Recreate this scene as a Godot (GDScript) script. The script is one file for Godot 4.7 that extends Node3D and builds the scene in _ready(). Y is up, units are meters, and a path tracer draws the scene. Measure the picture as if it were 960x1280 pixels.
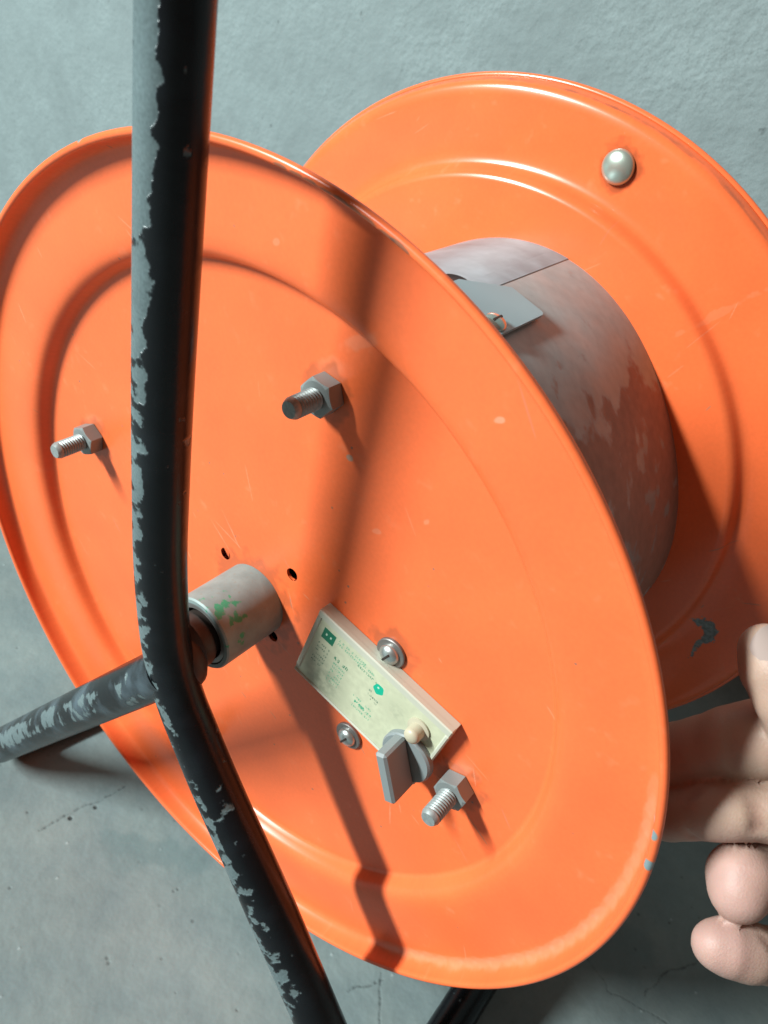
extends Node3D

# A hose and cable reel with orange pressed steel flanges on a black tube stand, before a plaster wall on a concrete floor.
# "Reel units": x, y lie in the plane of the near flange, z runs outwards along the axle; one unit is the flange's radius.
const R := 0.15
const H := 0.174                       # height of the axle above the floor
const TURN := 0.17104                  # roll of the measured axes
const ZW := -0.36                      # the wall's face
const FAR_Z := -1.078
const FAR_C := Vector3(0.005, -0.042, 0.0)

var rng := RandomNumberGenerator.new()
var seg := 160

func _ready() -> void:
	rng.seed = 7
	# ------------------------------------------------------------------ camera
	var cam := Camera3D.new()
	cam.name = "camera"
	var att := CameraAttributesPhysical.new()
	att.frustum_focal_length = 18.85
	att.frustum_focus_distance = 0.235
	att.frustum_near = 0.01
	att.frustum_far = 50.0
	att.exposure_aperture = 16.0
	cam.attributes = att
	cam.keep_aspect = Camera3D.KEEP_HEIGHT
	cam.fov = 64.96
	cam.near = 0.01
	cam.far = 50.0
	cam.transform = Transform3D(Basis(Vector3(0.77544, 0.17374, -0.60705), Vector3(-0.48228, 0.78351, -0.39181), Vector3(0.40756, 0.59659, 0.69135)), Vector3(0.90244 * R, H + 1.33052 * R, 0.95098 * R))
	add_child(cam)
	# ------------------------------------------------------------------ surroundings and lamp
	var we := WorldEnvironment.new()
	we.name = "surroundings"
	var env := Environment.new()
	env.background_mode = Environment.BG_COLOR
	env.background_color = Color(0.165, 0.100, 0.074).linear_to_srgb()
	env.tonemap_mode = Environment.TONE_MAPPER_LINEAR
	env.tonemap_exposure = 1.0
	env.sdfgi_enabled = true
	env.ssao_enabled = true
	env.ssil_enabled = true
	we.environment = env
	add_child(we)
	var lamp := AreaLight3D.new()      # the fluorescent tube on the room's ceiling, out of frame, along the reel's axle
	lamp.name = "tube_lamp_light"
	lamp.area_size = Vector2(0.72, 0.14)
	lamp.light_color = Color(0.90, 1.0, 0.99).linear_to_srgb()
	lamp.light_energy = 11.9
	lamp.shadow_enabled = true
	lamp.area_range = 12.0
	add_child(lamp)
	var ld := Vector3(-0.520, 0.545, 0.655).normalized()
	var lp := Vector3(0, H, -0.04) + ld * 2.2
	var lx := Vector3(-0.136, 0.0, 1.0)
	lx = (lx - ld * lx.dot(ld)).normalized()
	lamp.transform = Transform3D(Basis(lx, ld.cross(lx), ld), lp)

	make_setting()
	make_reel()
	make_person()

# ====================================================================== helpers
func W(x: float, y: float, z: float) -> Vector3:
	var c := cos(TURN)
	var s := sin(TURN)
	return Vector3(R * (-c * x + s * y), H + R * (-s * x - c * y), R * z)

func Wd(v: Vector3) -> Vector3:        # a direction
	return (W(v.x, v.y, v.z) - W(0, 0, 0)).normalized()

class Shape:
	var v := PackedVector3Array()
	var n := PackedVector3Array()
	var uv := PackedVector2Array()
	var col := PackedColorArray()
	func tri(a: Vector3, b: Vector3, c: Vector3, na: Vector3, nb: Vector3, nc: Vector3, ua := Vector2.ZERO, ub := Vector2.ZERO, uc := Vector2.ZERO) -> void:
		if (b - a).cross(c - a).dot(na + nb + nc) > 0.0:
			v.append_array([a, c, b]); n.append_array([na, nc, nb]); uv.append_array([ua, uc, ub])
		else:
			v.append_array([a, b, c]); n.append_array([na, nb, nc]); uv.append_array([ua, ub, uc])
	func quad(p: Array, nn: Array, uu := [Vector2.ZERO, Vector2.ZERO, Vector2.ZERO, Vector2.ZERO]) -> void:
		tri(p[0], p[1], p[2], nn[0], nn[1], nn[2], uu[0], uu[1], uu[2])
		tri(p[0], p[2], p[3], nn[0], nn[2], nn[3], uu[0], uu[2], uu[3])
	func flat(a: Vector3, b: Vector3, c: Vector3, d: Vector3, nrm: Vector3, uu := [Vector2(0, 0), Vector2(1, 0), Vector2(1, 1), Vector2(0, 1)]) -> void:
		quad([a, b, c, d], [nrm, nrm, nrm, nrm], uu)

func obj(called: String, s: Shape, m: Material, parent: Node = self) -> MeshInstance3D:
	var st := SurfaceTool.new()
	st.begin(Mesh.PRIMITIVE_TRIANGLES)
	for i in s.v.size():
		st.set_normal(s.n[i])
		st.set_uv(s.uv[i])
		if s.col.size() == s.v.size():
			st.set_color(s.col[i])
		st.add_vertex(s.v[i])
	st.index()
	st.generate_tangents()
	var o := MeshInstance3D.new()
	o.name = called
	o.mesh = st.commit()
	o.material_override = m
	parent.add_child(o, true)
	return o

func group(called: String, parent: Node = self) -> Node3D:
	var o := Node3D.new()
	o.name = called
	parent.add_child(o, true)
	return o

# revolve a profile of (radius, height) round an axis; corners sharper than "crease" degrees stay hard
func lathe(s: Shape, o: Vector3, ax: Vector3, xd: Vector3, prof: Array, n := 48, crease := 42.0, planar := 0.0) -> void:
	var yd := ax.cross(xd)
	var k := prof.size()
	var sn := []
	for i in k - 1:
		var d: Vector2 = prof[i + 1] - prof[i]
		sn.append(Vector2(-d.y, d.x).normalized() if d.length() > 1e-9 else Vector2(0, 1))
	var long := 0.0
	var at := [0.0]
	for i in k - 1:
		long += (prof[i + 1] - prof[i]).length()
		at.append(long)
	for i in k - 1:
		var n0: Vector2 = sn[i]
		var n1: Vector2 = sn[i]
		if i > 0 and rad_to_deg(sn[i - 1].angle_to(sn[i])) < crease and rad_to_deg(sn[i - 1].angle_to(sn[i])) > -crease:
			n0 = (sn[i - 1] + sn[i]).normalized()
		if i < k - 2 and absf(rad_to_deg(sn[i + 1].angle_to(sn[i]))) < crease:
			n1 = (sn[i + 1] + sn[i]).normalized()
		for j in n:
			var p := []
			var nn := []
			var uu := []
			for q in [[0, 0], [0, 1], [1, 1], [1, 0]]:
				var a := TAU * float(j + q[1]) / n
				var pt: Vector2 = prof[i + q[0]]
				var nv: Vector2 = n0 if q[0] == 0 else n1
				var dir := xd * cos(a) + yd * sin(a)
				var rad: float = pt.x
				p.append(o + dir * rad + ax * pt.y)
				nn.append((dir * nv.x + ax * nv.y).normalized())
				if planar > 0.0:
					uu.append(Vector2(0.5 + rad * cos(a) / planar, 0.5 + rad * sin(a) / planar))
				else:
					uu.append(Vector2(float(j + q[1]) / n, at[i + q[0]] / maxf(long, 1e-6)))
			s.quad(p, nn, uu)

func sweep(s: Shape, pts: Array, rad: Array, ref: Vector3, n := 32, v0 := 0.0, vscale := 1.0, caps := true) -> void:
	var k := pts.size()
	var run := v0
	var rings := []
	var norms := []
	var vs := []
	for i in k:
		var t: Vector3 = (pts[mini(i + 1, k - 1)] - pts[maxi(i - 1, 0)]).normalized()
		var x := (ref - t * ref.dot(t)).normalized()
		var y := t.cross(x)
		if i > 0:
			run += (pts[i] - pts[i - 1]).length() * vscale
		var ring := []
		var nr := []
		for j in n + 1:
			var a := TAU * (float(j) / n - 0.5)
			var d := x * cos(a) + y * sin(a)
			nr.append(d)
			ring.append(pts[i] + d * rad[i])
		rings.append(ring)
		norms.append(nr)
		vs.append(run)
	for i in k - 1:
		for j in n:
			s.quad([rings[i][j], rings[i][j + 1], rings[i + 1][j + 1], rings[i + 1][j]], [norms[i][j], norms[i][j + 1], norms[i + 1][j + 1], norms[i + 1][j]],
				[Vector2(float(j) / n, vs[i]), Vector2(float(j + 1) / n, vs[i]), Vector2(float(j + 1) / n, vs[i + 1]), Vector2(float(j) / n, vs[i + 1])])
	if caps:
		for e in [0, k - 1]:
			var nn: Vector3 = (pts[0] - pts[1]).normalized() if e == 0 else (pts[k - 1] - pts[k - 2]).normalized()
			for j in n:
				s.tri(pts[e], rings[e][j], rings[e][j + 1], nn, nn, nn)

func smooth_path(ctrl: Array, bend: float, step := 0.004) -> Array:   # a polyline with rounded corners
	var cv := Curve3D.new()
	cv.bake_interval = step
	for i in ctrl.size():
		if i == 0 or i == ctrl.size() - 1:
			cv.add_point(ctrl[i])
		else:
			var a: Vector3 = (ctrl[i - 1] - ctrl[i])
			var b: Vector3 = (ctrl[i + 1] - ctrl[i])
			var q := minf(bend, minf(a.length(), b.length()) * 0.48)
			a = a.normalized(); b = b.normalized()
			cv.add_point(ctrl[i] + a * q, Vector3.ZERO, -a * q * 0.56)
			cv.add_point(ctrl[i] + b * q, -b * q * 0.56, Vector3.ZERO)
	return Array(cv.get_baked_points())

# a box with chamfered edges; half sizes h along the axes of b
func bevel_box(s: Shape, o: Vector3, b: Basis, h: Vector3, c: float) -> void:
	for ax in 3:
		for sg in [-1.0, 1.0]:
			var u := (ax + 1) % 3
			var w := (ax + 2) % 3
			var f := func(su: float, sw: float) -> Vector3:
				var q := Vector3.ZERO
				q[ax] = sg * h[ax]; q[u] = su * (h[u] - c); q[w] = sw * (h[w] - c)
				return o + b * q
			s.flat(f.call(-1, -1), f.call(1, -1), f.call(1, 1), f.call(-1, 1), b[ax] * sg)
			for s2 in [-1.0, 1.0]:
				var g := func(out: bool, sw: float) -> Vector3:
					var q := Vector3.ZERO
					q[ax] = sg * (h[ax] if out else h[ax] - c); q[u] = s2 * (h[u] - c if out else h[u]); q[w] = sw * (h[w] - c)
					return o + b * q
				var nn: Vector3 = (b[ax] * sg + b[u] * s2).normalized()
				if true:
					s.flat(g.call(true, -1.0), g.call(true, 1.0), g.call(false, 1.0), g.call(false, -1.0), nn)
	for sx in [-1.0, 1.0]:
		for sy in [-1.0, 1.0]:
			for sz in [-1.0, 1.0]:
				var a := o + b * Vector3(sx * h.x, sy * (h.y - c), sz * (h.z - c))
				var d := o + b * Vector3(sx * (h.x - c), sy * h.y, sz * (h.z - c))
				var e := o + b * Vector3(sx * (h.x - c), sy * (h.y - c), sz * h.z)
				var nn := (b * Vector3(sx, sy, sz)).normalized()
				s.tri(a, d, e, nn, nn, nn)

# ---------------------------------------------------------------------- textures
func noise(size: int, seed_: int, freq: float, oct := 4, tile := false, height := 0) -> PackedByteArray:
	var f := FastNoiseLite.new()
	f.noise_type = FastNoiseLite.TYPE_SIMPLEX_SMOOTH
	f.seed = seed_
	f.frequency = freq
	f.fractal_octaves = oct
	var h := height if height > 0 else size
	var im := f.get_seamless_image(size, h) if tile else f.get_image(size, h)
	im.convert(Image.FORMAT_L8)
	return im.get_data()

func tex(w: int, h: int, data: PackedByteArray, fmt := Image.FORMAT_RGB8) -> ImageTexture:
	return ImageTexture.create_from_image(Image.create_from_data(w, h, false, fmt, data))

func b3(c: Color) -> PackedByteArray:  # a real-world colour as sRGB bytes
	var q := c.linear_to_srgb()
	return PackedByteArray([int(clampf(q.r, 0, 1) * 255), int(clampf(q.g, 0, 1) * 255), int(clampf(q.b, 0, 1) * 255)])

func mat(c: Color, rough: float, metal := 0.0, spec := 0.5) -> StandardMaterial3D:
	var m := StandardMaterial3D.new()
	m.albedo_color = c.linear_to_srgb()
	m.roughness = rough
	m.metallic = metal
	m.metallic_specular = spec
	return m

func tmat(t: Texture2D, rough: float, metal := 0.0, spec := 0.5) -> StandardMaterial3D:
	var m := StandardMaterial3D.new()
	m.albedo_texture = t
	m.roughness = rough
	m.metallic = metal
	m.metallic_specular = spec
	return m

# draws a soft blot into a picture of the flange: centre and size in reel units
func blot(data: PackedByteArray, n: int, span: float, at: Vector2, a: float, b: float, angle: float, c: Color, strength: float, rag: PackedByteArray, ragged := 0.6) -> void:
	var q := b3(c)
	var px := n / span
	var r := int(maxf(a, b) * 1.6 * px) + 2
	var cx := int((0.5 + at.x / span) * n)
	var cy := int((0.5 + at.y / span) * n)
	for y in range(maxi(cy - r, 0), mini(cy + r, n)):
		for x in range(maxi(cx - r, 0), mini(cx + r, n)):
			var d := Vector2(x - cx, y - cy).rotated(-angle) / px
			var e := sqrt(d.x * d.x / (a * a) + d.y * d.y / (b * b))
			e += (rag[y * n + x] / 255.0 - 0.5) * ragged * 2.0
			var k := clampf((1.15 - e) * 3.0, 0.0, 1.0) * strength
			if k > 0.0:
				var i := (y * n + x) * 3
				for ch in 3:
					data[i + ch] = int(lerpf(data[i + ch], q[ch], k))

const PAINT := Color(0.80, 0.145, 0.044)
const CHIP := Color(0.15, 0.20, 0.21)

func flange_texture(near: bool) -> ImageTexture:
	var n := 1280
	var span := 2.12
	var data := PackedByteArray()
	data.resize(n * n * 3)
	var a := noise(n, 11 if near else 31, 0.006, 4)
	var f := noise(n, 12 if near else 32, 0.12, 2)
	var s := noise(n, 13 if near else 33, 0.03, 3)
	var p := b3(PAINT)
	var pale := b3(Color(0.78, 0.30, 0.19))
	for i in n * n:
		var k := 1.0 + (a[i] - 128) / 128.0 * 0.035 + (f[i] - 128) / 128.0 * 0.018
		var w := clampf((s[i] - 178) / 60.0, 0.0, 1.0) * clampf((a[i] - 100) / 80.0, 0.0, 1.0) * 0.22
		for ch in 3:
			data[i * 3 + ch] = int(clampf(lerpf(p[ch], pale[ch], w) * k, 0, 255))
	var scuff := Color(0.72, 0.36, 0.28)
	var white := Color(0.62, 0.46, 0.40)
	if near:
		blot(data, n, span, Vector2(-0.312, -0.70), 0.060, 0.014, 0.45, scuff, 0.24, s, 0.4)
		blot(data, n, span, Vector2(-0.276, -0.464), 0.008, 0.006, 0.0, CHIP * 1.6, 0.6, s, 0.5)
		blot(data, n, span, Vector2(-0.598, -0.656), 0.009, 0.006, 0.4, white, 0.4, s, 0.6)
		blot(data, n, span, Vector2(-0.147, -0.84), 0.009, 0.006, 0.4, scuff, 0.25, s, 0.4)
		blot(data, n, span, Vector2(-0.456, -0.396), 0.010, 0.006, 0.8, scuff, 0.3, s, 0.8)
		blot(data, n, span, Vector2(-0.345, -0.33), 0.009, 0.005, 0.3, scuff, 0.3, s, 0.8)
		for q in [[-0.23, -0.63, 0.035], [0.55, -0.275, 0.04], [-0.60, 0.155, 0.035]]:
			blot(data, n, span, Vector2(q[0], q[1]), q[2], q[2] * 0.6, 0.3, scuff, 0.17, s, 0.3)
		for q in [[0.556, -0.236], [-0.224, -0.580], [-0.586, 0.200], [0.0, 0.0], [-0.398, -0.059]]:   # grime round the fixings
			blot(data, n, span, Vector2(q[0], q[1]), 0.058 if q[0] != 0.0 else 0.118, 0.054 if q[0] != 0.0 else 0.114, 0.3, Color(0.26, 0.07, 0.03), 0.40, s, 0.45)
		for i in 70:       # hairline scratches, mostly from hose and cable drawn across the face
			var at := Vector2.from_angle(rng.randf() * TAU) * rng.randf_range(0.12, 0.95)
			blot(data, n, span, at, rng.randf_range(0.006, 0.05), 0.0016, rng.randf_range(1.6, 2.8), scuff if rng.randf() < 0.7 else CHIP, rng.randf_range(0.10, 0.38), s, 0.5)
		for i in 60:       # specks
			var at := Vector2.from_angle(rng.randf() * TAU) * rng.randf_range(0.1, 0.99)
			blot(data, n, span, at, 0.0026, 0.0022, 0.0, CHIP * 0.6, rng.randf_range(0.2, 0.7), s, 0.3)
		# the rim: bare spots, and the lit sheen of the lower lip painted in pale
		for q in [[0.307, -0.962, 0.011, 0.010, 2.8], [-0.985, -0.068, 0.010, 0.009, 1.5], [-0.995, 0.0, 0.010, 0.009, 1.5]]:
			blot(data, n, span, Vector2(q[0], q[1]), q[2], q[3], q[4], CHIP * 1.25, 1.0, s, 0.4)
		for i in 26:
			var th := deg_to_rad(lerpf(118.0, 186.0, i / 25.0))
			blot(data, n, span, Vector2(cos(th), sin(th)) * 0.968, 0.05, 0.012, th + PI / 2, white, 0.13, s, 0.25)
		for i in 9:
			var th := deg_to_rad(lerpf(244.0, 258.0, i / 8.0))
			blot(data, n, span, Vector2(cos(th), sin(th)) * 0.990, 0.016, 0.004, th + PI / 2, CHIP * 0.35, 0.5, s, 0.6)
	else:
		var c := Vector2(FAR_C.x, FAR_C.y)
		var hook := PackedVector2Array([Vector2(-0.7607, 0.2414), Vector2(-0.7931, 0.2247), Vector2(-0.8227, 0.2264), Vector2(-0.8421, 0.2503), Vector2(-0.8374, 0.2847), Vector2(-0.8099, 0.3204), Vector2(-0.7860, 0.3759), Vector2(-0.7937, 0.3204), Vector2(-0.8062, 0.2870), Vector2(-0.8019, 0.2602)])
		var bare := b3(CHIP)   # a hook-shaped chip low on the flange, with a worn paler lip
		for y in range(600, 900):
			for x in range(100, 240):
				var jit := Vector2(s[y * n + x] - 128, f[y * n + x] - 128) / 128.0 * 0.010
				var q := Vector2((x + 0.5) / n - 0.5, (y + 0.5) / n - 0.5) * span * 1.024 + c + jit
				if Geometry2D.is_point_in_polygon(q, hook):
					var l := 0.75 + 0.5 * a[y * n + x] / 255.0 + (f[y * n + x] - 128) / 128.0 * 0.25
					for ch in 3:
						data[(y * n + x) * 3 + ch] = int(clampf(bare[ch] * l, 0, 255))
		for i in 60:
			var at := Vector2.from_angle(rng.randf() * TAU) * rng.randf_range(0.66, 0.96)
			blot(data, n, span, at, rng.randf_range(0.005, 0.04), 0.0016, rng.randf_range(0.2, 1.4), scuff if rng.randf() < 0.7 else CHIP, rng.randf_range(0.10, 0.35), s, 0.5)
		blot(data, n, span, (Vector2(-0.318, -0.889) - c) / 1.024, 0.050, 0.052, 0.0, Color(0.22, 0.05, 0.02), 0.55, s, 0.35)
		for i in 90:       # the worn line along the rolled edge
			var th := deg_to_rad(lerpf(200.0, 300.0, i / 89.0))
			if rng.randf() < 0.8:
				blot(data, n, span, Vector2(cos(th), sin(th)) * (0.984 + rng.randf() * 0.004), 0.030, 0.0015, th + PI / 2, Color(0.30, 0.08, 0.04), rng.randf_range(0.08, 0.45), s, 0.5)
		for q in [[-0.62, -0.55]]:
			blot(data, n, span, Vector2(q[0], q[1]), 0.09, 0.008, 0.7, scuff, 0.15, s, 0.9)
	return tex(n, n, data)

# black enamel worn down to grey metal: "where" lists [v0, v1, u centre, half width, amount]
func tube_material(seed_: int, h: int, where: Array, odd := 0.80, dust_sheen := 0.05) -> StandardMaterial3D:
	var w := 256
	var data := PackedByteArray()
	data.resize(w * h * 3)
	var hm := PackedByteArray()
	hm.resize(w * h)
	var big := noise(maxi(w, h), seed_, 0.012, 3)
	var fine := noise(maxi(w, h), seed_ + 1, 0.062, 5)
	var mottle := noise(maxi(w, h), seed_ + 2, 0.022, 4)
	var stride := maxi(w, h)
	var iso := 0.36
	var black := Color(0.0060, 0.0068, 0.0085)
	var grey := Color(0.100, 0.134, 0.140)
	for y in h:
		var v := float(y) / h
		for x in w:
			var u := float(x) / w
			var i := y * stride + int(x * iso)
			var e := fine[i] / 255.0 * 0.62 + big[i] / 255.0 * 0.38
			var t := odd
			for q in where:
				if v >= q[0] and v <= q[1]:
					var d = absf(u - q[2]) / q[3]
					var edge := minf(v - q[0], q[1] - v) / 0.03
					t = minf(t, 1.02 - q[4] * clampf(1.25 - d * d, 0.0, 1.0) * clampf(edge, 0.0, 1.0))
			var k := clampf((e - t) * 22.0, 0.0, 1.0)
			var c := black.lerp(Color(0.075, 0.104, 0.124), clampf((mottle[i] - 120) / 120.0, 0.0, 1.0) * dust_sheen)  # bluish grey tint
			c = c.lerp(grey * (0.62 + 0.5 * fine[(i * 7 + 31) % fine.size()] / 255.0 + 0.3 * mottle[i] / 255.0), k)
			var q3 := b3(c)
			var o := (y * w + x)
			data[o * 3] = q3[0]; data[o * 3 + 1] = q3[1]; data[o * 3 + 2] = q3[2]
			hm[o] = int(200 - k * 150 + (fine[i] - 128) * 0.12)
	var m := tmat(tex(w, h, data), 0.26, 0.0, 0.36)
	m.normal_enabled = true
	m.normal_texture = bumps(w, h, hm, 2.0)
	m.normal_scale = 0.7
	return m

func bumps(w: int, h: int, hm: PackedByteArray, k: float) -> ImageTexture:
	var im := Image.create_from_data(w, h, false, Image.FORMAT_L8, hm)
	im.convert(Image.FORMAT_RGBA8)
	im.bump_map_to_normal_map(k)
	return ImageTexture.create_from_image(im)

# ====================================================================== the setting
func make_setting() -> void:
	# floor: smooth grey concrete with hairline cracks, pits and damp-looking stains
	var n := 1536
	var span := 0.9
	var a := noise(n, 101, 0.004, 5, false)
	var f := noise(n, 102, 0.07, 3)
	var g := noise(n, 103, 0.25, 2)
	var m := noise(n, 104, 0.014, 4)
	var data := PackedByteArray()
	data.resize(n * n * 3)
	var hm := PackedByteArray()
	hm.resize(n * n)
	var base := b3(Color(0.170, 0.210, 0.209))
	for i in n * n:
		var k := 1.0 + (a[i] - 128) / 128.0 * 0.07 + (m[i] - 128) / 128.0 * 0.055 + (f[i] - 128) / 128.0 * 0.025 + (g[i] - 128) / 128.0 * 0.02
		data[i * 3] = int(clampf(base[0] * (k + (m[i] - 128) / 128.0 * 0.02), 0, 255))
		data[i * 3 + 1] = int(clampf(base[1] * k, 0, 255))
		data[i * 3 + 2] = int(clampf(base[2] * (k - (m[i] - 128) / 128.0 * 0.012), 0, 255))
		hm[i] = int(clampf(150 + (f[i] - 128) * 0.18 + (m[i] - 128) * 0.30 + (g[i] - 128) * 0.06, 0, 255))
	var r := RandomNumberGenerator.new()
	r.seed = 5
	var carve := func(x: float, y: float, rad: float, dark: float) -> void:
		var q := int(ceil(rad)) + 1
		for yy in range(int(y) - q, int(y) + q + 1):
			for xx in range(int(x) - q, int(x) + q + 1):
				if xx < 0 or yy < 0 or xx >= n or yy >= n:
					continue
				var kk := clampf(rad + 0.5 - Vector2(xx - x, yy - y).length(), 0.0, 1.0) * dark
				if kk > 0.0:
					var i := yy * n + xx
					hm[i] = int(hm[i] * (1.0 - 0.8 * kk))
					for ch in 3:
						data[i * 3 + ch] = int(data[i * 3 + ch] * (1.0 - 0.55 * kk))
	var crack := func(x: float, y: float, dir: float, length: float, dark: float) -> void:
		var d := dir
		for i in int(length):
			d += r.randfn(0.0, 0.16)
			d = lerpf(d, dir, 0.06)
			x += cos(d); y += sin(d)
			carve.call(x, y, r.randf_range(0.2, 0.9), dark * r.randf_range(0.2, 1.0))
	var px := n / span
	# cracks, in metres on the floor (x, z) from the sheet's middle
	for q in floor_cracks:
		crack.call((q[0] + span / 2) * px, (q[1] + span / 2) * px, q[2], q[3] * px, q[4])
	for i in 900:
		carve.call(r.randf() * n, r.randf() * n, r.randf_range(0.3, 1.3) if i < 885 else r.randf_range(1.0, 1.7), r.randf_range(0.15, 0.55))
	for i in 500:      # pale grit
		var gx := r.randi_range(2, n - 3)
		var gy := r.randi_range(2, n - 3)
		for q in [[0, 0, 1.0], [1, 0, 0.6], [0, 1, 0.6], [1, 1, 0.4]]:
			var at: int = (gy + q[1]) * n + gx + q[0]
			hm[at] = int(minf(255, hm[at] + 40 * q[2]))
			for ch in 3:
				data[at * 3 + ch] = int(minf(255, data[at * 3 + ch] + 34 * q[2]))
	for q in floor_pits:
		carve.call((q[0] + span / 2) * px, (q[1] + span / 2) * px, q[2], 1.0)
	for q in floor_stains:
		blot(data, n, span, Vector2(q[0], q[1]), q[2], q[3], q[4], Color(0.125, 0.175, 0.180), q[5], m, 0.9)
	var fm := tmat(tex(n, n, data), 0.72, 0.0, 0.35)
	fm.normal_enabled = true
	fm.normal_texture = bumps(n, n, hm, 3.0)
	fm.normal_scale = 0.55
	var s := Shape.new()
	var big := 3.0
	var u0 := 0.5 + (-big - FX) / span
	var u1 := 0.5 + (big - FX) / span
	var v0 := 0.5 + (ZW - 0.05 - FZ) / span
	var v1 := 0.5 + (big - FZ) / span
	s.flat(Vector3(-big, 0, ZW - 0.05), Vector3(big, 0, ZW - 0.05), Vector3(big, 0, big), Vector3(-big, 0, big), Vector3.UP, [Vector2(u0, v0), Vector2(u1, v0), Vector2(u1, v1), Vector2(u0, v1)])
	obj("floor", s, fm).set_meta("kind", "structure")

	# wall: rough skim of painted plaster, trowelled, with small pits
	var wn := 1280
	var wspan := 0.55
	var wa := noise(wn, 201, 0.005, 5, true)
	var wb := noise(wn, 202, 0.085, 4, true)
	var wc := noise(wn, 203, 0.028, 4, true)
	var wd := noise(wn, 204, 0.3, 2, true)
	var wbase := b3(Color(0.184, 0.226, 0.228))
	var wdata := PackedByteArray()
	wdata.resize(wn * wn * 3)
	hm = PackedByteArray()
	hm.resize(wn * wn)
	for y in wn:
		for x in wn:
			var i := y * wn + x
			var rough := clampf((wa[i] - 70) / 110.0, 0.0, 1.0)
			var k := 1.0 + (wa[i] - 128) / 128.0 * 0.05 + (wc[i] - 128) / 128.0 * 0.03
			for ch in 3:
				wdata[i * 3 + ch] = int(clampf(wbase[ch] * k, 0, 255))
			hm[i] = int(clampf(128 + (wb[i] - 128) * 0.42 * (0.35 + 0.65 * rough) + (wc[i] - 128) * 0.55 + (wd[i] - 128) * 0.10, 0, 255))
	for k in 150:
		var cx := r.randi_range(6, wn - 7)
		var cy := r.randi_range(6, wn - 7)
		var rad := r.randf_range(0.8, 2.6)
		var st := r.randf_range(0.4, 1.6)
		for yy in range(-6, 7):
			for xx in range(-6, 7):
				var d := Vector2(xx * 1.0, yy * st).length()
				var kk := clampf(rad + 0.5 - d, 0.0, 1.0)
				if kk > 0.0:
					var i := (cy + yy) * wn + cx + xx
					hm[i] = int(hm[i] * (1.0 - 0.55 * kk))
					for ch in 3:
						wdata[i * 3 + ch] = int(wdata[i * 3 + ch] * (1.0 - 0.16 * kk))
	var wm := tmat(tex(wn, wn, wdata), 0.75, 0.0, 0.35)
	wm.normal_enabled = true
	wm.normal_texture = bumps(wn, wn, hm, 5.0)
	wm.normal_scale = 0.55
	s = Shape.new()
	var k2 := 1.0 / wspan
	s.flat(Vector3(-big, -0.02, ZW), Vector3(big, -0.02, ZW), Vector3(big, 2.6, ZW), Vector3(-big, 2.6, ZW), Vector3.BACK, [Vector2(-big * k2, 0), Vector2(big * k2, 0), Vector2(big * k2, -2.6 * k2), Vector2(-big * k2, -2.6 * k2)])
	s.flat(Vector3(-big, 2.6, ZW), Vector3(big, 2.6, ZW), Vector3(big, 2.6, ZW - 0.1), Vector3(-big, 2.6, ZW - 0.1), Vector3.UP)
	s.flat(Vector3(-big, -0.02, ZW - 0.1), Vector3(big, -0.02, ZW - 0.1), Vector3(big, 2.6, ZW - 0.1), Vector3(-big, 2.6, ZW - 0.1), Vector3.FORWARD)
	obj("wall", s, wm).set_meta("kind", "structure")

const FX := 0.0        # middle of the floor picture
const FZ := 0.0
var floor_cracks := [[-0.074, 0.038, -1.23, 0.045, 0.5], [0.081, -0.007, -1.25, 0.018, 0.6], [0.087, -0.024, 0.97, 0.03, 0.4], [0.195, -0.147, 1.39, 0.055, 0.5], [0.152, -0.10, 0.5, 0.06, 0.3], [-0.16, 0.09, 0.2, 0.12, 0.15]]
var floor_pits := [[-0.069, 0.024, 1.7], [-0.0655, 0.0125, 1.5]]
var floor_stains := [[-0.026, 0.006, 0.022, 0.008, -0.35, 0.45], [-0.036, 0.016, 0.010, 0.008, 0.0, 0.3], [0.155, -0.10, 0.03, 0.012, -0.9, 0.3]]

# ====================================================================== the reel
var steel: StandardMaterial3D
var zinc: StandardMaterial3D
var dark_steel: StandardMaterial3D
var AX := Vector3.BACK
var XD: Vector3

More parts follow.
